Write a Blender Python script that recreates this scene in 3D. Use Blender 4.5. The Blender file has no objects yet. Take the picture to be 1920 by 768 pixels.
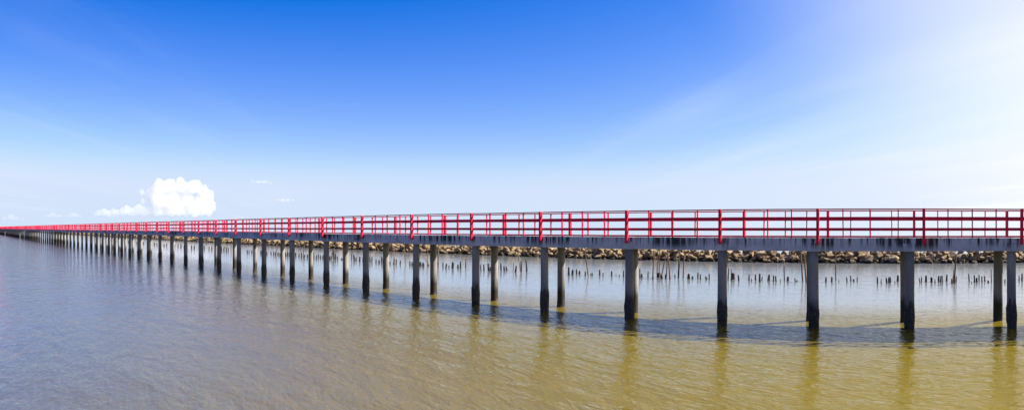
import bpy, bmesh, math, random
from mathutils import Vector, Matrix, noise

R = math.radians
scene = bpy.context.scene
col = scene.collection

# ----------------------------------------------------------------- camera
# The photograph is a stitched cylindrical panorama (straight walkway, bent picture),
# so the camera is a central-cylindrical one.  F = pixels per radian, X0 = the pixel
# column that looks square on to the walkway, YH = horizon row (1920 x 768 picture).
F, X0, YH, CAMZ = 1120.0, 1690.0, 427.0, 3.8
cam = bpy.data.cameras.new('camera')
cam.type = 'PANO'
cam.panorama_type = 'CENTRAL_CYLINDRICAL'
cam.central_cylindrical_range_u_min = -960.0 / F
cam.central_cylindrical_range_u_max = 960.0 / F
cam.central_cylindrical_range_v_min = -(768.0 - YH) / F
cam.central_cylindrical_range_v_max = YH / F
cam.central_cylindrical_radius = 1.0
cam.clip_start = 0.1
cam.clip_end = 200000.0
cam_ob = bpy.data.objects.new('camera', cam)
cam_ob.location = (0, 0, CAMZ)
cam_ob.rotation_euler = (R(90), 0, -(960.0 - X0) / F)
col.objects.link(cam_ob)
scene.camera = cam_ob

# ----------------------------------------------------------------- light
SUN_X, SUN_Y = 0.95, 0.74           # horizontal run of the sun ray per metre of height
to_sun = Vector((SUN_X, SUN_Y, 1.0)).normalized()
SUN_EL = math.asin(to_sun.z)
SUN_AZ = math.atan2(to_sun.x, to_sun.y)      # clockwise from +Y

world = bpy.data.worlds.new('World')
scene.world = world
world.use_nodes = True
wt = world.node_tree
for n in list(wt.nodes):
    wt.nodes.remove(n)


def N(t, kind, **kw):
    n = t.nodes.new(kind)
    for k, v in kw.items():
        setattr(n, k, v)
    return n


def math_node(t, op, a, b=None, c=None, clamp=False):
    n = N(t, 'ShaderNodeMath', operation=op, use_clamp=clamp)
    for i, v in enumerate((a, b, c)):
        if v is None:
            continue
        if isinstance(v, (int, float)):
            n.inputs[i].default_value = v
        else:
            t.links.new(v, n.inputs[i])
    return n.outputs[0]


def smooth(t, v, a, b):
    n = N(t, 'ShaderNodeMapRange', interpolation_type='SMOOTHSTEP')
    t.links.new(v, n.inputs[0])
    n.inputs[1].default_value, n.inputs[2].default_value = a, b
    return n.outputs[0]


def noise_node(t, vec, scale, detail=3.0, rough=0.5, dist=0.0):
    n = N(t, 'ShaderNodeTexNoise')
    n.inputs['Scale'].default_value = scale
    n.inputs['Detail'].default_value = detail
    n.inputs['Roughness'].default_value = rough
    n.inputs['Distortion'].default_value = dist
    t.links.new(vec, n.inputs['Vector'])
    return n.outputs[0]


SKY_STRENGTH = 0.05
sky = N(wt, 'ShaderNodeTexSky', sky_type='NISHITA')
sky.sun_disc = False
sky.sun_elevation = SUN_EL
sky.sun_rotation = SUN_AZ
sky.altitude = 2000.0
sky.air_density = 1.0
sky.dust_density = 0.3
sky.ozone_density = 3.0
# the photograph's cool white balance
hs = N(wt, 'ShaderNodeMix', data_type='RGBA', blend_type='MULTIPLY')
hs.inputs['Factor'].default_value = 1.0
hs.inputs['B'].default_value = (1.80, 1.38, 1.55, 1)
wt.links.new(sky.outputs[0], hs.inputs['A'])
cool = N(wt, 'ShaderNodeMix', data_type='RGBA', blend_type='SUBTRACT')
cool.inputs['Factor'].default_value = 1.0
cool.inputs['B'].default_value = (1.74, 1.24, 0.0, 1)
cool.clamp_result = False
wt.links.new(hs.outputs['Result'], cool.inputs['A'])
pos = N(wt, 'ShaderNodeVectorMath', operation='MAXIMUM')
wt.links.new(cool.outputs['Result'], pos.inputs[0])
pos.inputs[1].default_value = (0.02, 0.1, 0.1)
tsep = N(wt, 'ShaderNodeSeparateXYZ')
wt.links.new(pos.outputs[0], tsep.inputs[0])
top = N(wt, 'ShaderNodeCombineXYZ')
for i_, lim in enumerate((4.6, 5.2, 6.6)):
    wt.links.new(math_node(wt, 'SMOOTH_MIN', tsep.outputs[i_], lim, 2.2), top.inputs[i_])
# a sheet of cirrus: noise on a plane high above, drawn out along the wind
tc = N(wt, 'ShaderNodeTexCoord')
sp = N(wt, 'ShaderNodeSeparateXYZ')
wt.links.new(tc.outputs['Generated'], sp.inputs[0])
zz = math_node(wt, 'ADD', math_node(wt, 'MAXIMUM', sp.outputs[2], 0.0), 0.06)
px = math_node(wt, 'DIVIDE', sp.outputs[0], zz)
py = math_node(wt, 'DIVIDE', sp.outputs[1], zz)
WA = -0.80                                    # azimuth the streaks run to
along = math_node(wt, 'ADD', math_node(wt, 'MULTIPLY', px, math.sin(WA)), math_node(wt, 'MULTIPLY', py, math.cos(WA)))
across = math_node(wt, 'SUBTRACT', math_node(wt, 'MULTIPLY', px, math.cos(WA)), math_node(wt, 'MULTIPLY', py, math.sin(WA)))
cv = N(wt, 'ShaderNodeCombineXYZ')
wt.links.new(math_node(wt, 'MULTIPLY', along, 0.16), cv.inputs[0])
wt.links.new(math_node(wt, 'MULTIPLY', across, 1.15), cv.inputs[1])
n1 = noise_node(wt, cv.outputs[0], 1.0, 3.5, 0.5, 0.5)
cv2 = N(wt, 'ShaderNodeCombineXYZ')
wt.links.new(math_node(wt, 'MULTIPLY', along, 0.10), cv2.inputs[0])
wt.links.new(math_node(wt, 'MULTIPLY', across, 0.22), cv2.inputs[1])
cv2.inputs[2].default_value = 18.7
cv.inputs[2].default_value = 22.2
n2 = noise_node(wt, cv2.outputs[0], 1.0, 2.0, 0.5)
streak = math_node(wt, 'MULTIPLY', smooth(wt, n1, 0.47, 0.80), smooth(wt, n2, 0.36, 0.62))
# thin high haze: bright round the sun and low down on the sun's side
dn = N(wt, 'ShaderNodeVectorMath', operation='DOT_PRODUCT')
wt.links.new(tc.outputs['Generated'], dn.inputs[0])
dn.inputs[1].default_value = to_sun
aureole = math_node(wt, 'MULTIPLY', smooth(wt, dn.outputs['Value'], 0.42, 0.90), 0.85)
hl = Vector((to_sun.x, to_sun.y)).normalized()
hd = math_node(wt, 'ADD', math_node(wt, 'MULTIPLY', sp.outputs[0], hl.x), math_node(wt, 'MULTIPLY', sp.outputs[1], hl.y))
hlen = math_node(wt, 'SQRT', math_node(wt, 'ADD', math_node(wt, 'MULTIPLY', sp.outputs[0], sp.outputs[0]), math_node(wt, 'MULTIPLY', sp.outputs[1], sp.outputs[1])))
hcos = math_node(wt, 'DIVIDE', hd, math_node(wt, 'MAXIMUM', hlen, 0.001))
low = math_node(wt, 'SUBTRACT', 1.0, math_node(wt, 'DIVIDE', sp.outputs[2], 0.36), clamp=True)
side = smooth(wt, hcos, 0.1, 1.0)
veil = math_node(wt, 'ADD', aureole, math_node(wt, 'MULTIPLY', math_node(wt, 'MULTIPLY', low, side), 0.52))
veil = math_node(wt, 'MULTIPLY', veil, math_node(wt, 'ADD', math_node(wt, 'MULTIPLY', n1, 0.30), 0.85))
streak = math_node(wt, 'MULTIPLY', streak, smooth(wt, math_node(wt, 'ABSOLUTE', across), 0.7, 2.0))
cirrus = math_node(wt, 'ADD', math_node(wt, 'MULTIPLY', streak, 0.22), veil, clamp=True)
mx = N(wt, 'ShaderNodeMix', data_type='RGBA')
wt.links.new(cirrus, mx.inputs['Factor'])
# sea haze along the horizon
hz = N(wt, 'ShaderNodeMix', data_type='RGBA')
wt.links.new(math_node(wt, 'MULTIPLY', math_node(wt, 'POWER', math_node(wt, 'SUBTRACT', 1.0, math_node(wt, 'DIVIDE', math_node(wt, 'MAXIMUM', sp.outputs[2], 0.0), 0.13), clamp=True), 1.3), 0.75), hz.inputs['Factor'])
wt.links.new(top.outputs[0], hz.inputs['A'])
hz.inputs['B'].default_value = (4.15, 5.15, 6.3, 1)
wt.links.new(hz.outputs['Result'], mx.inputs['A'])
mx.inputs['B'].default_value = (6.9, 7.0, 7.5, 1)
bg = N(wt, 'ShaderNodeBackground')
bg.inputs[1].default_value = SKY_STRENGTH
wt.links.new(mx.outputs['Result'], bg.inputs[0])
wo = N(wt, 'ShaderNodeOutputWorld')
wt.links.new(bg.outputs[0], wo.inputs[0])

sun = bpy.data.lights.new('sun', 'SUN')
sun.energy = 5.0
sun.angle = R(0.53)
sun.color = (1.0, 0.95, 0.86)
sun_ob = bpy.data.objects.new('sun', sun)
sun_ob.location = (40, 40, 60)
sun_ob.rotation_euler = to_sun.to_track_quat('Z', 'Y').to_euler()
col.objects.link(sun_ob)

vs = scene.view_settings
vs.view_transform = 'Standard'
vs.look = 'None'
vs.exposure = 1.585
vs.gamma = 1.0
vs.use_curve_mapping = False
scene.cycles.max_bounces = 12
scene.cycles.volume_bounces = 10
scene.cycles.transparent_max_bounces = 12


# ----------------------------------------------------------------- helpers
def az(x):
    return (x - X0) / F


def on_row(x, depth):
    """the point of a line parallel to the walkway, DEPTH metres off, in pixel column x"""
    return depth * math.tan(az(x))


def px_per_m(x, depth):
    return F * math.cos(az(x)) / depth


def mat(name, base, rough=0.8, spec=0.3):
    m = bpy.data.materials.new(name)
    m.use_nodes = True
    b = m.node_tree.nodes['Principled BSDF']
    b.inputs['Base Color'].default_value = (*base, 1)
    b.inputs['Roughness'].default_value = rough
    b.inputs['Specular IOR Level'].default_value = spec
    return m, m.node_tree, b


def ramp(t, fac, stops):
    r = N(t, 'ShaderNodeValToRGB')
    e = r.color_ramp.elements
    e[0].position, e[0].color = stops[0][0], (*stops[0][1], 1)
    e[1].position, e[1].color = stops[-1][0], (*stops[-1][1], 1)
    for p, c in stops[1:-1]:
        k = e.new(p)
        k.color = (*c, 1)
    t.links.new(fac, r.inputs[0])
    return r.outputs[0]


def mapped(t, src, scale):
    mp = N(t, 'ShaderNodeMapping')
    mp.inputs['Scale'].default_value = scale
    t.links.new(src, mp.inputs[0])
    return mp.outputs[0]


def bump(t, height, b, strength, dist):
    bn = N(t, 'ShaderNodeBump')
    bn.inputs['Strength'].default_value = strength
    bn.inputs['Distance'].default_value = dist
    t.links.new(height, bn.inputs['Height'])
    t.links.new(bn.outputs[0], b.inputs['Normal'])
    return bn


def mix_col(t, fac, a, b, mode='MIX'):
    n = N(t, 'ShaderNodeMix', data_type='RGBA', blend_type=mode)
    for v, k in ((fac, 'Factor'), (a, 'A'), (b, 'B')):
        if isinstance(v, (int, float)):
            n.inputs[k].default_value = v
        elif isinstance(v, tuple):
            n.inputs[k].default_value = (*v, 1)
        else:
            t.links.new(v, n.inputs[k])
    return n.outputs['Result']


def mesh(name, verts, faces, smooth_shade=False):
    me = bpy.data.meshes.new(name)
    me.from_pydata(verts, [], faces)
    me.update()
    if smooth_shade:
        me.polygons.foreach_set('use_smooth', [True] * len(me.polygons))
    return me


def obj(name, me, m=None, parent=None, loc=(0, 0, 0)):
    o = bpy.data.objects.new(name, me)
    if m is not None and not me.materials:
        me.materials.append(m)
    o.location = loc
    o.parent = parent
    col.objects.link(o)
    return o


def empty(name, loc=(0, 0, 0)):
    o = bpy.data.objects.new(name, None)
    o.location = loc
    o.empty_display_size = 0.3
    col.objects.link(o)
    return o


def tag(o, label, cat, group=None):
    o['label'] = label
    o['category'] = cat
    if group:
        o['group'] = group
    return o


class MB:
    def __init__(self):
        self.v, self.f = [], []

    def box(self, x0, x1, y0, y1, z0, z1, bev=0.0):
        if bev <= 0:
            n = len(self.v)
            self.v += [(x, y, z) for z in (z0, z1) for y in (y0, y1) for x in (x0, x1)]
            for q in ((0, 2, 3, 1), (4, 5, 7, 6), (0, 1, 5, 4), (2, 6, 7, 3), (0, 4, 6, 2), (1, 3, 7, 5)):
                self.f.append(tuple(n + i for i in q))
            return self
        bm = bmesh.new()
        bmesh.ops.create_cube(bm, size=1.0)
        for v in bm.verts:
            v.co = Vector((x0 + (v.co.x + .5) * (x1 - x0), y0 + (v.co.y + .5) * (y1 - y0), z0 + (v.co.z + .5) * (z1 - z0)))
        bmesh.ops.bevel(bm, geom=bm.edges[:], offset=bev, segments=1, affect='EDGES')
        n = len(self.v)
        bm.verts.index_update()
        self.v += [tuple(v.co) for v in bm.verts]
        self.f += [tuple(n + v.index for v in f.verts) for f in bm.faces]
        bm.free()
        return self

    def lathe(self, rings, seg=14, jitter=0.0, rnd=None, lean=(0, 0)):
        """rings: (z, radius); closed with caps"""
        n = len(self.v)
        z00 = rings[0][0]
        for z, r in rings:
            for k in range(seg):
                a = 2 * math.pi * k / seg
                rr = r * (1 + (rnd.uniform(-jitter, jitter) if rnd else 0))
                self.v.append((rr * math.cos(a) + lean[0] * (z - z00), rr * math.sin(a) + lean[1] * (z - z00), z))
        for i in range(len(rings) - 1):
            for k in range(seg):
                a, b = n + i * seg + k, n + i * seg + (k + 1) % seg
                self.f.append((a, b, b + seg, a + seg))
        self.f.append(tuple(n + k for k in reversed(range(seg))))
        m = n + (len(rings) - 1) * seg
        self.f.append(tuple(m + k for k in range(seg)))
        return self

    def mesh(self, name, sm=False):
        return mesh(name, self.v, self.f, sm)


# ----------------------------------------------------------------- materials
# muddy estuary water: silt scatters the light below, the surface mirrors the sky
m_water, t, b = mat('muddy_water', (0.3, 0.25, 0.05), 0.03, 0.5)
b.inputs['IOR'].default_value = 1.333
geo = N(t, 'ShaderNodeNewGeometry')
silt = noise_node(t, mapped(t, geo.outputs['Position'], (0.03, 0.05, 1)), 1.0, 3.0, 0.5, 0.4)
mud = ramp(t, silt, [(0.3, (0.110, 0.081, 0.004)), (0.7, (0.134, 0.099, 0.006))])
# view-dependent reflection painted into the colour: grey-blue at left, uneven fade to mud
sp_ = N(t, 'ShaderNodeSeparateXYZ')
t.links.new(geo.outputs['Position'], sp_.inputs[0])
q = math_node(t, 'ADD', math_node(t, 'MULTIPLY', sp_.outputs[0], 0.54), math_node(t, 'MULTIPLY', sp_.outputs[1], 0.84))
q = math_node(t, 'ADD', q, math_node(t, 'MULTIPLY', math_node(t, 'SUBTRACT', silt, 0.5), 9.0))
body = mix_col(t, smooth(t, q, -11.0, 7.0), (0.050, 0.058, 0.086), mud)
# grazing sky reflection behind the walkway, painted in as a paler blue
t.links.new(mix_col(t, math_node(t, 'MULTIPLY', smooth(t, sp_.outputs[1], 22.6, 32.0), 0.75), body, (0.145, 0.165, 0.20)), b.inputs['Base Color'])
rot = N(t, 'ShaderNodeMapping')
rot.inputs['Rotation'].default_value = (0, 0, R(24))
t.links.new(geo.outputs['Position'], rot.inputs[0])
w1 = noise_node(t, mapped(t, rot.outputs[0], (0.9, 2.3, 1)), 1.0, 2.0, 0.5, 0.6)
w2 = noise_node(t, mapped(t, rot.outputs[0], (3.6, 8.0, 1)), 1.0, 3.0, 0.55, 0.8)
w3 = noise_node(t, mapped(t, geo.outputs['Position'], (0.30, 0.75, 1)), 1.0, 2.0, 0.5, 0.3)
hsum = math_node(t, 'ADD', math_node(t, 'MULTIPLY', w1, 0.058), math_node(t, 'MULTIPLY', w2, 0.024))
hsum = math_node(t, 'ADD', hsum, math_node(t, 'MULTIPLY', w3, 0.085))
# sheltered and calmer behind the walkway
hsum = math_node(t, 'MULTIPLY', hsum, math_node(t, 'SUBTRACT', 1.0, math_node(t, 'MULTIPLY', smooth(t, sp_.outputs[1], 22.8, 30.0), 0.68)))
bump(t, hsum, b, 1.0, 1.0)

m_red, t, b = mat('red_paint', (0.4, 0.005, 0.02), 0.6, 0.2)
geo = N(t, 'ShaderNodeNewGeometry')
pn = noise_node(t, mapped(t, geo.outputs['Position'], (3, 3, 5)), 1.0, 4.0, 0.6)
t.links.new(ramp(t, pn, [(0.3, (0.40, 0.004, 0.032)), (0.55, (0.53, 0.006, 0.040)), (0.75, (0.57, 0.02, 0.050))]), b.inputs['Base Color'])

# weathered deck concrete with dark run-off streaks below the kerb
m_deck, t, b = mat('stained_concrete', (0.4, 0.39, 0.37), 0.9, 0.2)
geo = N(t, 'ShaderNodeNewGeometry')
P = geo.outputs['Position']
base = ramp(t, noise_node(t, mapped(t, P, (0.9, 0.9, 1.6)), 1.0, 5.0, 0.6), [(0.3, (0.27, 0.28, 0.31)), (0.7, (0.46, 0.47, 0.50))])
st = noise_node(t, mapped(t, P, (7.0, 7.0, 0.25)), 1.0, 4.0, 0.62, 0.15)
pt = noise_node(t, mapped(t, P, (0.75, 0.75, 0.2)), 1.0, 2.0, 0.5)
sz = N(t, 'ShaderNodeSeparateXYZ')
t.links.new(P, sz.inputs[0])
run = smooth(t, math_node(t, 'ADD', sz.outputs[2], math_node(t, 'MULTIPLY', pt, 0.5)), 3.15, 3.55)
fac = math_node(t, 'MULTIPLY', smooth(t, math_node(t, 'ADD', st, math_node(t, 'MULTIPLY', pt, 0.45)), 0.68, 0.82), run)
t.links.new(mix_col(t, fac, base, (0.03, 0.03, 0.034)), b.inputs['Base Color'])
bump(t, noise_node(t, mapped(t, P, (9, 9, 9)), 1.0, 4.0, 0.6), b, 0.4, 0.01)

m_pile, t, b = mat('pile_concrete', (0.42, 0.39, 0.34), 0.9, 0.2)
geo = N(t, 'ShaderNodeNewGeometry')
P = geo.outputs['Position']
c1 = ramp(t, noise_node(t, mapped(t, P, (2, 2, 0.6)), 1.0, 5.0, 0.6), [(0.3, (0.125, 0.118, 0.110)), (0.7, (0.25, 0.228, 0.20))])
sz = N(t, 'ShaderNodeSeparateXYZ')
t.links.new(P, sz.inputs[0])
wet = noise_node(t, mapped(t, P, (3, 3, 1.2)), 1.0, 4.0, 0.6)
tide = smooth(t, math_node(t, 'SUBTRACT', math_node(t, 'MULTIPLY', wet, 0.9), math_node(t, 'MULTIPLY', sz.outputs[2], 1.0)), -0.85, -0.2)
t.links.new(mix_col(t, tide, c1, (0.032, 0.026, 0.018)), b.inputs['Base Color'])
bump(t, noise_node(t, mapped(t, P, (14, 14, 14)), 1.0, 3.0, 0.6), b, 0.5, 0.012)

m_crust, t, b = mat('oyster_crust', (0.05, 0.04, 0.03), 0.85, 0.3)
geo = N(t, 'ShaderNodeNewGeometry')
vn = N(t, 'ShaderNodeTexVoronoi')
vn.inputs['Scale'].default_value = 16.0
t.links.new(geo.outputs['Position'], vn.inputs['Vector'])
t.links.new(ramp(t, noise_node(t, geo.outputs['Position'], 9.0, 4.0, 0.6), [(0.3, (0.020, 0.017, 0.014)), (0.6, (0.055, 0.044, 0.033)), (0.8, (0.12, 0.10, 0.072))]), b.inputs['Base Color'])
bump(t, vn.outputs['Distance'], b, 0.8, 0.03)

m_rock, t, b = mat('breakwater_rock', (0.3, 0.25, 0.18), 0.92, 0.2)
geo = N(t, 'ShaderNodeNewGeometry')
oi = N(t, 'ShaderNodeObjectInfo')
P = geo.outputs['Position']
rc = ramp(t, noise_node(t, P, 1.3, 5.0, 0.65), [(0.28, (0.07, 0.043, 0.020)), (0.5, (0.19, 0.132, 0.070)), (0.72, (0.31, 0.232, 0.135))])
sz = N(t, 'ShaderNodeSeparateXYZ')
t.links.new(P, sz.inputs[0])
tidem = smooth(t, math_node(t, 'SUBTRACT', math_node(t, 'MULTIPLY', noise_node(t, P, 2.0, 3.0), 0.5), sz.outputs[2]), -0.22, 0.1)
t.links.new(mix_col(t, tidem, rc, (0.03, 0.022, 0.013)), b.inputs['Base Color'])
bump(t, noise_node(t, P, 6.0, 5.0, 0.65), b, 0.7, 0.06)

m_wood, t, b = mat('wet_dark_wood', (0.05, 0.038, 0.028), 0.85, 0.3)
geo = N(t, 'ShaderNodeNewGeometry')
wv = noise_node(t, mapped(t, geo.outputs['Position'], (12, 12, 2)), 1.0, 4.0, 0.6)
t.links.new(ramp(t, wv, [(0.3, (0.012, 0.010, 0.008)), (0.7, (0.045, 0.034, 0.024))]), b.inputs['Base Color'])
bump(t, wv, b, 0.6, 0.03)

m_bamboo, t, b = mat('brown_pole_wood', (0.20, 0.12, 0.065), 0.8, 0.3)
geo = N(t, 'ShaderNodeNewGeometry')
wv = noise_node(t, mapped(t, geo.outputs['Position'], (9, 9, 1.5)), 1.0, 4.0, 0.6)
t.links.new(ramp(t, wv, [(0.3, (0.07, 0.038, 0.02)), (0.7, (0.17, 0.10, 0.055))]), b.inputs['Base Color'])

m_white, t, b = mat('pale_pole_paint', (0.16, 0.155, 0.15), 0.7, 0.3)

# ----------------------------------------------------------------- water
wr = [(0, 0)]
verts, faces = [(0, 0, 0)], []
SEG = 96
radii = [8, 20, 60, 200, 800, 4000, 20000, 90000]
for r in radii:
    for k in range(SEG):
        a = 2 * math.pi * k / SEG
        verts.append((r * math.cos(a), r * math.sin(a), 0))
for k in range(SEG):
    faces.append((0, 1 + k, 1 + (k + 1) % SEG))
for i in range(len(radii) - 1):
    for k in range(SEG):
        a, c = 1 + i * SEG + k, 1 + i * SEG + (k + 1) % SEG
        faces.append((a, a + SEG, c + SEG, c))
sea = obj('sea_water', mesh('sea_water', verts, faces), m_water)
sea['kind'] = 'structure'

# ----------------------------------------------------------------- walkway
Y_NEAR, Y_FAR = 22.30, 24.92          # outer faces of the deck beams
Z_DECK, Z_SOFFIT, Z_RAIL = 3.42, 2.92, 4.53
front_px = [1897, 1705, 1526, 1354, 1180, 1021, 892, 780, 686, 612, 548, 495, 448, 411, 378, 348.4, 322, 300, 278, 260, 243.4, 228.4, 215, 204]
bents = [on_row(x, 22.52) for x in front_px]
while bents[-1] > -470:
    bents.append(bents[-1] - 4.2)
right = bents[0]
for k in range(6):
    right += 4.0
    bents.insert(0, right)
bents.sort(reverse=True)
post_dx = {1897: 0.31, 1705: 0.55, 1526: 0.18}
rear_px = {1897: 1871, 1705: 1697, 1526: 1521, 1354: 1355, 1180: 1188, 1021: 1052, 892: 927, 780: 813, 686: 724, 612: 648, 548: 583, 495: 530}
Y_PF, Y_PR = 22.52, 24.28

bridge = empty('footbridge', (0, 22.5, 0))
tag(bridge, 'long red railed concrete footbridge on paired round piles crossing the water', 'footbridge')
B0 = Vector((0, 22.5, 0))


def part(name, me, m, x=0.0, y=22.5, z=0.0, parent=bridge, origin=B0):
    return obj(name, me, m, parent, (x - origin.x, y - origin.y, z - origin.z))


rnd = random.Random(5)
# piles: a few variants, shared
pile_meshes = []
for v in range(5):
    rr = 0.185 + rnd.uniform(-.01, .012)
    rings = [(-1.2, rr * 1.03), (0.0, rr * 1.03), (0.7, rr * 1.02), (1.5, rr), (2.4, rr * .99), (2.95, rr * .985)]
    pile_meshes.append(MB().lathe(rings, 16, 0.012, rnd).mesh('pile', True))
crust_meshes = []
for v in range(5):
    mbc = MB()
    rings = []
    top = (0.85, 1.0, 1.15, 0.38, 0.5)[v]
    n = 11
    for i in range(n):
        f = i / (n - 1)
        rings.append((-0.8 + f * (top + 0.8), 0.200 + 0.014 * math.sin(f * 9 + v) + (0.008 if f < .8 else -0.022 * (f - .8) * 5)))
    mbc.lathe(rings, 16, 0.075, rnd)
    for k in range((n - 3) * 16, n * 16):            # ragged upper edge
        x_, y_, z_ = mbc.v[k]
        up = 0.16 * math.sin(k % 16 * 1.9 + v) + rnd.uniform(-.09, .09)
        mbc.v[k] = (x_, y_, z_ + up * (1 if k < (n - 1) * 16 else 1.2))
    crust_meshes.append(mbc.mesh('oyster_crust', True))
span_cache = {}
for i, xb in enumerate(bents):
    pxl = X0 + F * math.atan2(xb, 22.52)
    key = min(front_px, key=lambda q: abs(q - pxl))
    known = key if abs(key - pxl) < 1.5 else None
    for row in (0, 1):
        y = Y_PF if row == 0 else Y_PR
        x = xb
        if row:
            x = on_row(rear_px[known], Y_PR) if known in rear_px else xb - 0.35 + rnd.uniform(-.12, .12)
        p = part('pile', pile_meshes[rnd.randrange(5)], m_pile, x, y)
        p.rotation_euler = (rnd.uniform(-.006, .006), rnd.uniform(-.006, .006), rnd.uniform(0, 6.28))
        if xb > -95:
            c = obj('oyster_crust', crust_meshes[rnd.randrange(3) if row == 0 else 3 + rnd.randrange(2)], m_crust, p)
            c.rotation_euler = (0, 0, rnd.uniform(0, 6.28))
# crossheads and deck spans
head = MB().box(-.24, .24, Y_NEAR - .025 - 22.5, Y_FAR + .025 - 22.5, Z_SOFFIT - .012, Z_SOFFIT + .30, .015).mesh('crosshead')
for xb in bents:
    part('crosshead', head, m_deck, xb)
for i in range(len(bents) - 1):
    x1, x0 = bents[i], bents[i + 1]
    L = round(x1 - x0 - 0.006, 3)
    if L not in span_cache:
        h = L / 2
        q = MB()
        q.box(-h, h, Y_NEAR - 22.5, Y_NEAR + .24 - 22.5, Z_SOFFIT, Z_DECK, .012)
        q.box(-h, h, Y_FAR - .24 - 22.5, Y_FAR - 22.5, Z_SOFFIT, Z_DECK, .012)
        q.box(-h, h, Y_NEAR + .241 - 22.5, Y_FAR - .241 - 22.5, Z_DECK - .16, Z_DECK - .01)
        span_cache[L] = q.mesh('deck_span')
    part('deck_span', span_cache[L], m_deck, (x0 + x1) / 2, z=rnd.uniform(-.006, .006))
# railing: thick posts at every bent, three slim balusters between, four rails
post_me = {0: MB().box(-.052, .052, -.08, .08, 3.17, Z_RAIL, .008).mesh('railing_post'),
           1: MB().box(-.052, .052, -.08, .08, 3.17, Z_RAIL, .008).mesh('railing_post')}
bal_me = MB().box(-.02, .02, -.04, .04, Z_DECK + .003, Z_RAIL - .012).mesh('baluster')
sides = {0: (Y_NEAR - .083, Y_NEAR + .05), 1: (Y_FAR + .083, Y_FAR - .05)}
post_x = {0: [], 1: []}
for s in (0, 1):
    for xb in bents:
        pxl = X0 + F * math.atan2(xb, 22.52)
        key = min(front_px, key=lambda q: abs(q - pxl))
        dx = post_dx.get(key, 0.0) if abs(key - pxl) < 1.5 else 0.0
        x = xb + (dx if s == 0 else -0.15 if xb < -8 else 0.25)
        post_x[s].append(x)
        o = part('railing_post', post_me[s], m_red, x, sides[s][0])
        o.rotation_euler = (rnd.uniform(-.006, .006), rnd.uniform(-.006, .006), 0)
bals = []
for s in (0, 1):
    ps = post_x[s]
    for i in range(len(ps) - 1):
        for k in (1, 2, 3):
            bals.append((ps[i] + (ps[i + 1] - ps[i]) * k / 4 + rnd.uniform(-.03, .03), s))
bals.sort(key=lambda q: math.hypot(q[0], 22.5))
rest = MB()
for k, (x, s) in enumerate(bals):
    if k < 300:
        o = part('baluster', bal_me, m_red, x, sides[s][1])
        o.rotation_euler = (rnd.uniform(-.008, .008), rnd.uniform(-.01, .01), 0)
    else:
        yy = sides[s][1] - 22.5
        rest.box(x - .02, x + .02, yy - .04, yy + .04, Z_DECK + .003, Z_RAIL - .012)
o = part('baluster_run', rest.mesh('baluster_run'), m_red)
o['kind'] = 'stuff'
rails = (('handrail', Z_RAIL - .045, Z_RAIL, .035, 0.0), ('middle_rail', 4.10, 4.215, .022, .046), ('middle_rail', 3.69, 3.80, .022, .046), ('foot_rail', Z_DECK + .012, Z_DECK + .05, .02, .0))
STEP = 3
for s in (0, 1):
    ps = post_x[s]
    for name, z0, z1, hw, off in rails:
        for i in range(0, len(ps) - 1, STEP):
            xa, xb = ps[i], ps[min(i + STEP, len(ps) - 1)]
            h = (xa - xb) / 2 - .004
            me = MB().box(-h, h, -hw, hw, z0, z1).mesh(name)
            yy = sides[s][1] + (off if s else -off) * 0
            if name == 'middle_rail':
                yy = sides[s][1] + (-.045 if s == 0 else .045)
            o = part(name, me, m_red, (xa + xb) / 2, yy, rnd.uniform(-.008, .008))

# ----------------------------------------------------------------- breakwater
rnd = random.Random(11)


def rock_mesh(r):
    bm = bmesh.new()
    for k in range(13):
        d = Vector((r.gauss(0, 1), r.gauss(0, 1), r.gauss(0, 1))).normalized()
        bm.verts.new((d.x * r.uniform(.42, .56) * 1.15, d.y * r.uniform(.4, .52), d.z * r.uniform(.34, .46)))
    res = bmesh.ops.convex_hull(bm, input=bm.verts)
    bmesh.ops.delete(bm, geom=[g for g in res['geom_interior'] if isinstance(g, bmesh.types.BMVert)], context='VERTS')
    me = bpy.data.meshes.new('rock')
    bm.to_mesh(me)
    bm.free()
    me.materials.append(m_rock)
    return me


rock_meshes = [rock_mesh(rnd) for _ in range(14)]
bw = empty('rock_breakwater', (0, 66, 0))
tag(bw, 'low breakwater of piled tan rocks running behind the footbridge', 'breakwater')
core = MB()
nv = 0
prof = [(64.3, -.5), (65.2, .25), (66.3, .78), (67.6, .78), (69, -.5)]
xs = [20 - 4 * k for k in range(150)]
for x in xs:
    for (y, z) in prof:
        core.v.append((x, y - 66, z))
for i in range(len(xs) - 1):
    for k in range(4):
        a = i * 5 + k
        core.f.append((a, a + 1, a + 6, a + 5))
obj('rubble_core', core.mesh('rubble_core'), m_rock, bw)
rocks = []
x = 18.0
while x > -420:
    step = 0.62 + (0.0 if x > -120 else 0.3)
    for (z, dy) in ((0.0, -.1), (0.34, .45), (0.72, 1.0), (1.0, 1.75), (0.98, 2.7)):
        s = rnd.uniform(.55, 1.15) * (1.25 if x < -120 else 1.0)
        if rnd.random() < .12:
            s *= 1.35
        rocks.append((x + rnd.uniform(-.4, .4), 64.15 + dy + rnd.uniform(-.25, .25), z + rnd.uniform(-.12, .12), s))
    x -= step * rnd.uniform(.8, 1.2)
front = [k for k, q in enumerate(rocks)]
front.sort(key=lambda k: (rocks[k][1] > 66.3, math.hypot(rocks[k][0] + 0, 64)))
single = set(front[:300])
rest = MB()
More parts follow.
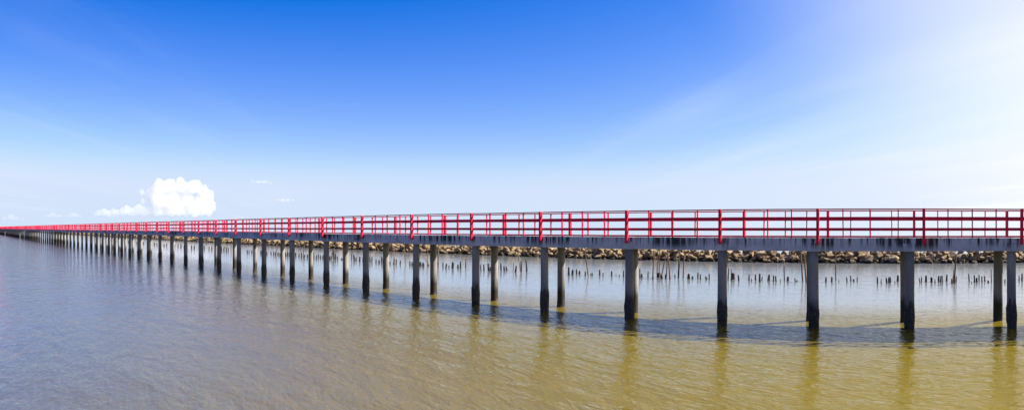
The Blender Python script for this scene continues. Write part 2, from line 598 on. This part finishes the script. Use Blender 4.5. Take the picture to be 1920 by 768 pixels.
for k, (x, y, z, s) in enumerate(rocks):
    me = rock_meshes[rnd.randrange(14)]
    e = (rnd.uniform(-.5, .5), rnd.uniform(-.5, .5), rnd.uniform(0, 6.28))
    sc = (s * rnd.uniform(.85, 1.25), s * rnd.uniform(.85, 1.1), s * rnd.uniform(.8, 1.1))
    if k in single:
        o = obj('rock', me, None, bw, (x, y - 66, z))
        o.rotation_euler = e
        o.scale = sc
    else:
        from mathutils import Euler
        M = Matrix.Translation((x, y - 66, z)) @ Euler(e).to_matrix().to_4x4() @ Matrix.Diagonal((*sc, 1))
        n = len(rest.v)
        rest.v += [tuple(M @ v.co) for v in me.vertices]
        rest.f += [tuple(n + i for i in p.vertices) for p in me.polygons]
o = obj('distant_rocks', rest.mesh('distant_rocks'), m_rock, bw)
o['kind'] = 'stuff'

# ----------------------------------------------------------------- stakes
# (pixel column at the water, pixel height, pixel width, sideways run of the top in pixels)
def crop(x0, sc, rows):
    return [(x0 + u / sc, (v1 - v0) / sc, w / sc, dx / sc) for (u, v0, v1, w, dx) in rows]


stakes = []
stakes += crop(400, 4.8, [(75, 155, 195, 12, 0), (95, 160, 195, 12, 3), (116, 155, 195, 12, 0), (136, 160, 195, 10, -2), (306, 190, 220, 11, 0), (322, 195, 220, 9, 0), (347, 188, 216, 12, 2), (376, 200, 218, 12, 0), (430, 190, 225, 14, 0), (481, 203, 227, 13, 0), (520, 208, 232, 10, 0), (545, 205, 236, 12, 0), (562, 208, 238, 13, -3), (582, 215, 240, 14, 3), (600, 216, 241, 12, 0), (652, 205, 240, 12, 0), (671, 200, 240, 12, 2), (686, 210, 241, 11, 0), (742, 218, 250, 14, 0), (771, 226, 256, 12, 0), (792, 215, 258, 13, 0), (818, 226, 256, 12, 4), (846, 224, 256, 13, 0), (905, 202, 264, 10, 0), (927, 232, 264, 14, 0), (947, 230, 266, 12, -2), (966, 238, 266, 12, 0), (986, 234, 266, 13, 3), (1050, 240, 271, 12, 0), (1066, 205, 272, 11, 4), (1085, 188, 275, 16, -2), (1101, 222, 276, 13, 0), (1119, 240, 276, 12, 0), (1156, 264, 277, 16, 0), (1246, 212, 275, 9, -5), (1270, 240, 292, 17, -4), (1286, 255, 290, 12, 0), (1317, 250, 292, 16, 2), (1347, 260, 296, 12, 0), (1411, 242, 300, 12, 0), (1427, 252, 301, 12, 0), (1465, 276, 311, 11, 0), (1492, 282, 312, 16, 0), (1515, 256, 312, 14, 3), (1530, 270, 311, 11, 0), (1591, 286, 313, 12, 0), (1627, 258, 317, 18, 0), (1646, 275, 316, 12, 0), (1681, 276, 312, 12, 2), (1770, 284, 322, 12, 0), (1790, 288, 322, 14, 0), (1862, 292, 326, 12, -5), (1890, 290, 328, 20, -3)])
stakes += crop(780, 6.4, [(62, 320, 370, 12, -6), (92, 335, 376, 20, -6), (150, 322, 372, 20, -10), (325, 320, 378, 16, 0), (360, 322, 378, 20, 3), (396, 350, 380, 14, 0), (440, 312, 388, 30, 0), (505, 360, 406, 22, 0), (535, 296, 385, 18, 0), (597, 305, 415, 13, 0), (780, 306, 380, 14, -2), (815, 312, 380, 20, 0), (872, 330, 420, 26, -4), (895, 370, 420, 16, 0), (982, 360, 420, 14, 0), (1020, 338, 430, 18, 0), (1062, 366, 430, 20, -12), (1090, 390, 432, 22, -8), (1165, 322, 438, 9, 0), (1195, 358, 440, 22, 10), (1262, 312, 442, 22, 0), (1330, 296, 442, 20, -4), (1832, 382, 462, 20, 0), (1876, 412, 470, 24, 4)])
stakes += crop(1050, 6.4, [(105, 288, 382, 24, 0), (150, 318, 385, 26, 4), (200, 315, 375, 20, -4), (235, 342, 385, 24, 0), (304, 318, 372, 18, 0), (373, 350, 385, 14, 0), (391, 355, 388, 12, 0), (476, 330, 396, 22, -3), (515, 340, 385, 14, 0), (620, 316, 378, 20, 0), (672, 368, 388, 9, 0), (713, 370, 392, 12, 0), (763, 326, 405, 16, 0), (958, 286, 400, 17, 0), (980, 365, 412, 22, 0), (1056, 338, 416, 15, 0), (1114, 372, 412, 22, 0), (1190, 355, 412, 44, 0), (1226, 370, 408, 16, 0), (1271, 368, 412, 26, 0), (1318, 380, 410, 18, 0), (1379, 366, 408, 14, 0), (1545, 352, 418, 36, 0), (1590, 388, 420, 26, 0), (1654, 342, 415, 18, 0), (1685, 366, 426, 18, 0), (1760, 394, 424, 30, -12), (1790, 346, 420, 15, 0)])
stakes += crop(1340, 6.4, [(160, 272, 424, 16, 4), (200, 268, 416, 14, -6), (217, 340, 418, 52, 0), (290, 350, 420, 20, -8), (412, 345, 420, 18, 0), (441, 384, 418, 12, 0), (490, 350, 420, 18, 0), (540, 316, 418, 24, 0), (565, 370, 416, 14, 6), (640, 362, 430, 18, 8), (657, 342, 424, 14, 2), (706, 345, 418, 18, -3), (736, 365, 432, 20, -4), (786, 380, 418, 11, 0), (836, 242, 420, 14, 0), (879, 370, 426, 26, 0), (968, 386, 428, 15, -9), (988, 414, 430, 18, 0), (1104, 398, 428, 22, 0), (1335, 366, 432, 20, 0), (1405, 364, 424, 22, 3), (1490, 384, 410, 10, 0), (1588, 358, 418, 16, -4), (1633, 368, 440, 16, 0), (1668, 412, 438, 22, 0), (1710, 390, 440, 14, 0)])
stakes += crop(1620, 6.4, [(162, 352, 436, 20, 0), (206, 380, 434, 12, 0), (272, 374, 440, 20, -5), (300, 374, 450, 24, 0), (319, 386, 450, 14, 0), (370, 410, 436, 12, 0), (405, 370, 448, 26, 2), (672, 378, 444, 14, -12), (690, 395, 456, 15, 0), (744, 366, 444, 28, 0), (810, 386, 448, 30, 0), (852, 394, 442, 15, 0), (895, 380, 452, 22, 4), (920, 364, 444, 22, 6), (942, 370, 462, 12, 0), (990, 366, 452, 22, 7), (1048, 388, 444, 13, 6), (1086, 366, 446, 32, 0), (1106, 354, 440, 12, 3), (1262, 350, 446, 16, -6), (1290, 410, 430, 10, 0), (1326, 356, 446, 18, -4), (1352, 394, 450, 26, 0), (1381, 370, 448, 16, 0), (1416, 370, 452, 16, 0), (1450, 376, 440, 17, -4), (1492, 410, 434, 24, 0), (1660, 374, 430, 17, -8), (1690, 380, 424, 14, 3), (1862, 380, 446, 15, 0), (1896, 346, 450, 20, 0)])
rnd = random.Random(3)
for k in range(26):                     # the row goes on behind the far piles
    stakes.append((398 - k * 6.5 + rnd.uniform(-2, 2), rnd.uniform(5, 8) * (1 - k * .018), rnd.uniform(2.0, 2.8) * (1 - k * .015), 0))
poles = [(433.5, 15, 1.6, -1), (518, 22, 1.6, 0), (538.5, 17, 1.5, 0), (568.6, 26, 1.7, 0), (738.7, 34, 1.7, 0), (760, 38, 1.8, 0),
         (805, 26, 1.9, -15), (801, 51, 1.6, 0), (821.5, 41, 3.0, 1), (976, 46, 1.8, -5),
         (1103.2, 48, 2.6, -6), (1224.2, 53, 2.6, 3), (1232, 52, 2.0, -1), (1236, 54, 2.0, 1), (1239.5, 46, 2.4, 8), (1249.2, 55, 2.8, 1), (1256, 54, 2.8, -3), (1272, 54, 3.2, 1), (1281, 52, 2.6, 2),
         (1505, 58, 3.0, -3), (1511.5, 57, 3.0, -5), (1567.2, 60, 2.2, 0), (1789.4, 56, 3.2, 4.5), (1786, 26, 2.0, 2), (1859, 26, 2.0, 0)]
WORDS = 'first second third fourth fifth sixth seventh eighth ninth tenth eleventh twelfth thirteenth fourteenth fifteenth sixteenth seventeenth eighteenth nineteenth twentieth'.split() + ['twenty-' + q for q in 'first second third fourth fifth sixth seventh eighth ninth'.split()] + ['thirtieth']


def gap_of(x):
    """which gap between front piles (as seen) the pixel column falls in, counted from the right"""
    n = sum(1 for q in front_px if q > x)
    return n


items = [('stake', *q) for q in stakes] + [('pole', *q) for q in poles]
by_gap = {}
for it in items:
    by_gap.setdefault((gap_of(it[1]), it[0]), []).append(it)
for (g, kind), lst in sorted(by_gap.items()):
    lst.sort(key=lambda q: q[1])
    for n, (_, x, hp, wp, dxp) in enumerate(lst):
        depth = 41.6 + rnd.uniform(-.9, .9)
        s = px_per_m(x, depth)
        h, r = hp / s, max(.03, wp / s / 2)
        r = min(r, .2)
        bx = on_row(x, depth)
        lean_t = dxp / s / math.cos(az(x)) / max(h, .1)
        lean = (max(-.8, min(.8, lean_t)) + rnd.uniform(-.03, .03), rnd.uniform(-.08, .08))
        mb = MB()
        if kind == 'stake':
            rings = [(-.5, r * 1.02), (0, r * 1.08), (h * .35, r * .98), (h * .7, r * .9), (h * .93, r * rnd.uniform(.65, .85)), (h, r * rnd.uniform(.25, .5))]
            mb.lathe(rings, 8, 0.16, rnd, lean)
        else:
            rings = [(-.5, r * 1.05)] + [(h * q / 6, r * (1.05 - .06 * q) * (1.1 if q % 2 else 1.0)) for q in range(7)]
            mb.lathe(rings, 7, 0.08, rnd, lean)
        name = 'wooden_stake' if kind == 'stake' else 'mooring_pole'
        o = obj(name, mb.mesh(name, False), m_wood if kind == 'stake' else m_bamboo, None, (bx - lean[0] * .5, depth - lean[1] * .5, 0))
        look = ('stout' if wp > 3.6 else 'slim' if wp < 2 else 'dark') if kind == 'stake' else ('leaning tall' if abs(dxp) > 4 else 'tall thin')
        noun = 'stake' if kind == 'stake' else 'brown pole'
        if g == 0:
            where = f'{WORDS[n]} from left, right of the rightmost bridge pile'
        elif g >= len(front_px):
            where = f'{WORDS[n]} from left, behind the distant left end of the bridge'
        else:
            where = f'{WORDS[n]} from left between {WORDS[g - 1]} and {WORDS[g]} front piles from right'
        tag(o, f'{look} {noun}, {where}', 'stake' if kind == 'stake' else 'pole', 'stakes in the water behind the bridge' if kind == 'stake' else 'poles among the stakes')

# two pale marker poles standing off the far end
for (x, yw, hp, lab) in ((37.5, 454.5, 17, 'thin pale marker pole in open water before the far end of the bridge'), (9.5, 446, 12, 'thin pale marker pole at the far left edge beside the bridge')):
    dist = CAMZ * F / (yw - YH)
    r = .07
    h = hp * dist / F
    mb = MB().lathe([(-.6, r), (0, r), (h * .6, r * .9), (h, r * .7)], 8, .04, rnd)
    o = obj('marker_pole', mb.mesh('marker_pole', True), m_white, None, (dist * math.sin(az(x)), dist * math.cos(az(x)), 0))
    tag(o, lab, 'pole')

# ----------------------------------------------------------------- clouds
def vapour(name, density):
    m = bpy.data.materials.new(name)
    m.use_nodes = True
    t = m.node_tree
    t.nodes.remove(t.nodes['Principled BSDF'])
    v = N(t, 'ShaderNodeVolumePrincipled')
    v.inputs['Color'].default_value = (0.93, 0.922, 0.915, 1)
    v.inputs['Density'].default_value = density
    v.inputs['Anisotropy'].default_value = 0.2
    t.links.new(v.outputs[0], t.nodes['Material Output'].inputs['Volume'])
    return m


m_cloud = vapour('cloud_vapour', 0.0018)
m_wisp = vapour('thin_vapour', 0.0011)
CD = 22000.0
tex = bpy.data.textures.new('billow', 'CLOUDS')
tex.noise_scale = 190.0
tex.noise_depth = 4


def cloud(name, blobs, m, label, seed, flat=1.0, bumps=9):
    r = random.Random(seed)
    U = CD / F
    cx = sum(q[0] for q in blobs) / len(blobs)
    a0 = az(cx)
    # local frame: x to the right as seen, y away, z up
    bm = bmesh.new()

    def ball(x, y, z, rad):
        Mx = Matrix.Translation((x, y, z)) @ Matrix.Diagonal((rad, rad, rad * flat, 1))
        bmesh.ops.create_icosphere(bm, subdivisions=2, radius=1.0, matrix=Mx)
    zb = min(YH - (q[1] + q[2]) for q in blobs) * U
    for (x, y, rad) in blobs:
        X, Z, Rr = (x - cx) * U, (YH - y) * U - zb, rad * U
        Y0 = r.uniform(-.5, .5) * Rr
        ball(X, Y0, Z, Rr * .86)
        for k in range(bumps):
            a = r.uniform(0, 2 * math.pi)
            e = r.uniform(-.4, 1.3)
            d = Vector((math.cos(a) * math.cos(e), math.sin(a) * math.cos(e), math.sin(e) * flat))
            ball(X + d.x * Rr * .68, Y0 + d.y * Rr * .68, Z + d.z * Rr * .68, Rr * r.uniform(.22, .55))
    me = bpy.data.meshes.new(name)
    bm.to_mesh(me)
    bm.free()
    o = obj(name, me, m, None, (CD * math.sin(a0), CD * math.cos(a0), zb))
    o.rotation_euler = (0, 0, -a0)
    rm = o.modifiers.new('remesh', 'REMESH')
    rm.mode = 'VOXEL'
    rm.voxel_size = 22.0
    rm.use_smooth_shade = True
    sm = o.modifiers.new('soften', 'SMOOTH')
    sm.factor = 0.5
    sm.iterations = 7
    dp = o.modifiers.new('billow', 'DISPLACE')
    dp.texture = tex
    dp.texture_coords = 'LOCAL'
    dp.strength = 130.0
    dp.mid_level = 0.5
    tag(o, label, 'cloud')
    return o


cloud('cumulus_cloud', [(298, 353, 17), (318, 350, 17), (340, 349, 16), (362, 350, 16), (380, 358, 14), (392, 370, 14), (394, 386, 13), (375, 382, 18), (350, 378, 22), (322, 378, 22), (298, 376, 18), (280, 366, 12), (266, 360, 7), (272, 378, 9),
                        (178, 402, 5), (186, 399, 7), (195, 398, 8), (204, 400, 8), (213, 397, 9), (221, 399, 8), (230, 397, 10), (240, 394, 11), (250, 397, 10), (260, 395, 11), (271, 396, 11), (282, 396, 12), (294, 395, 13), (308, 394, 13), (322, 396, 12), (336, 396, 12), (350, 397, 12), (364, 397, 12), (378, 397, 11), (392, 398, 9)],
      m_cloud, 'big billowing white cumulus cloud low over the left horizon', 4)
cloud('thin_cloud', [(474, 340, 5), (484, 341, 8), (495, 341, 8), (506, 343, 5), (514, 343, 3)], m_wisp, 'small flat white cloud wisp right of the big cumulus, upper one', 5, .55, 4)
cloud('thin_cloud', [(520, 375, 5), (530, 375, 7), (541, 375, 6), (550, 375, 4)], m_wisp, 'faint small cloud right of the big cumulus, lower one', 6, .6, 4)
cloud('thin_cloud', [(124, 404, 4), (130, 403, 6), (137, 402, 7), (143, 403, 6), (150, 405, 4)], m_wisp, 'pale little cloud low on the horizon, nearest left of the big cumulus', 7, .8, 4)
cloud('thin_cloud', [(84, 405, 4), (91, 404, 6), (99, 402, 7), (107, 404, 6), (114, 405, 4)], m_wisp, 'pale little cloud low on the horizon, second left of the big cumulus', 9, .8, 4)
cloud('thin_cloud', [(8, 409, 5), (20, 407, 8), (32, 409, 5), (44, 411, 4)], m_wisp, 'pale little cloud at the far left end of the horizon', 8, .8, 4)
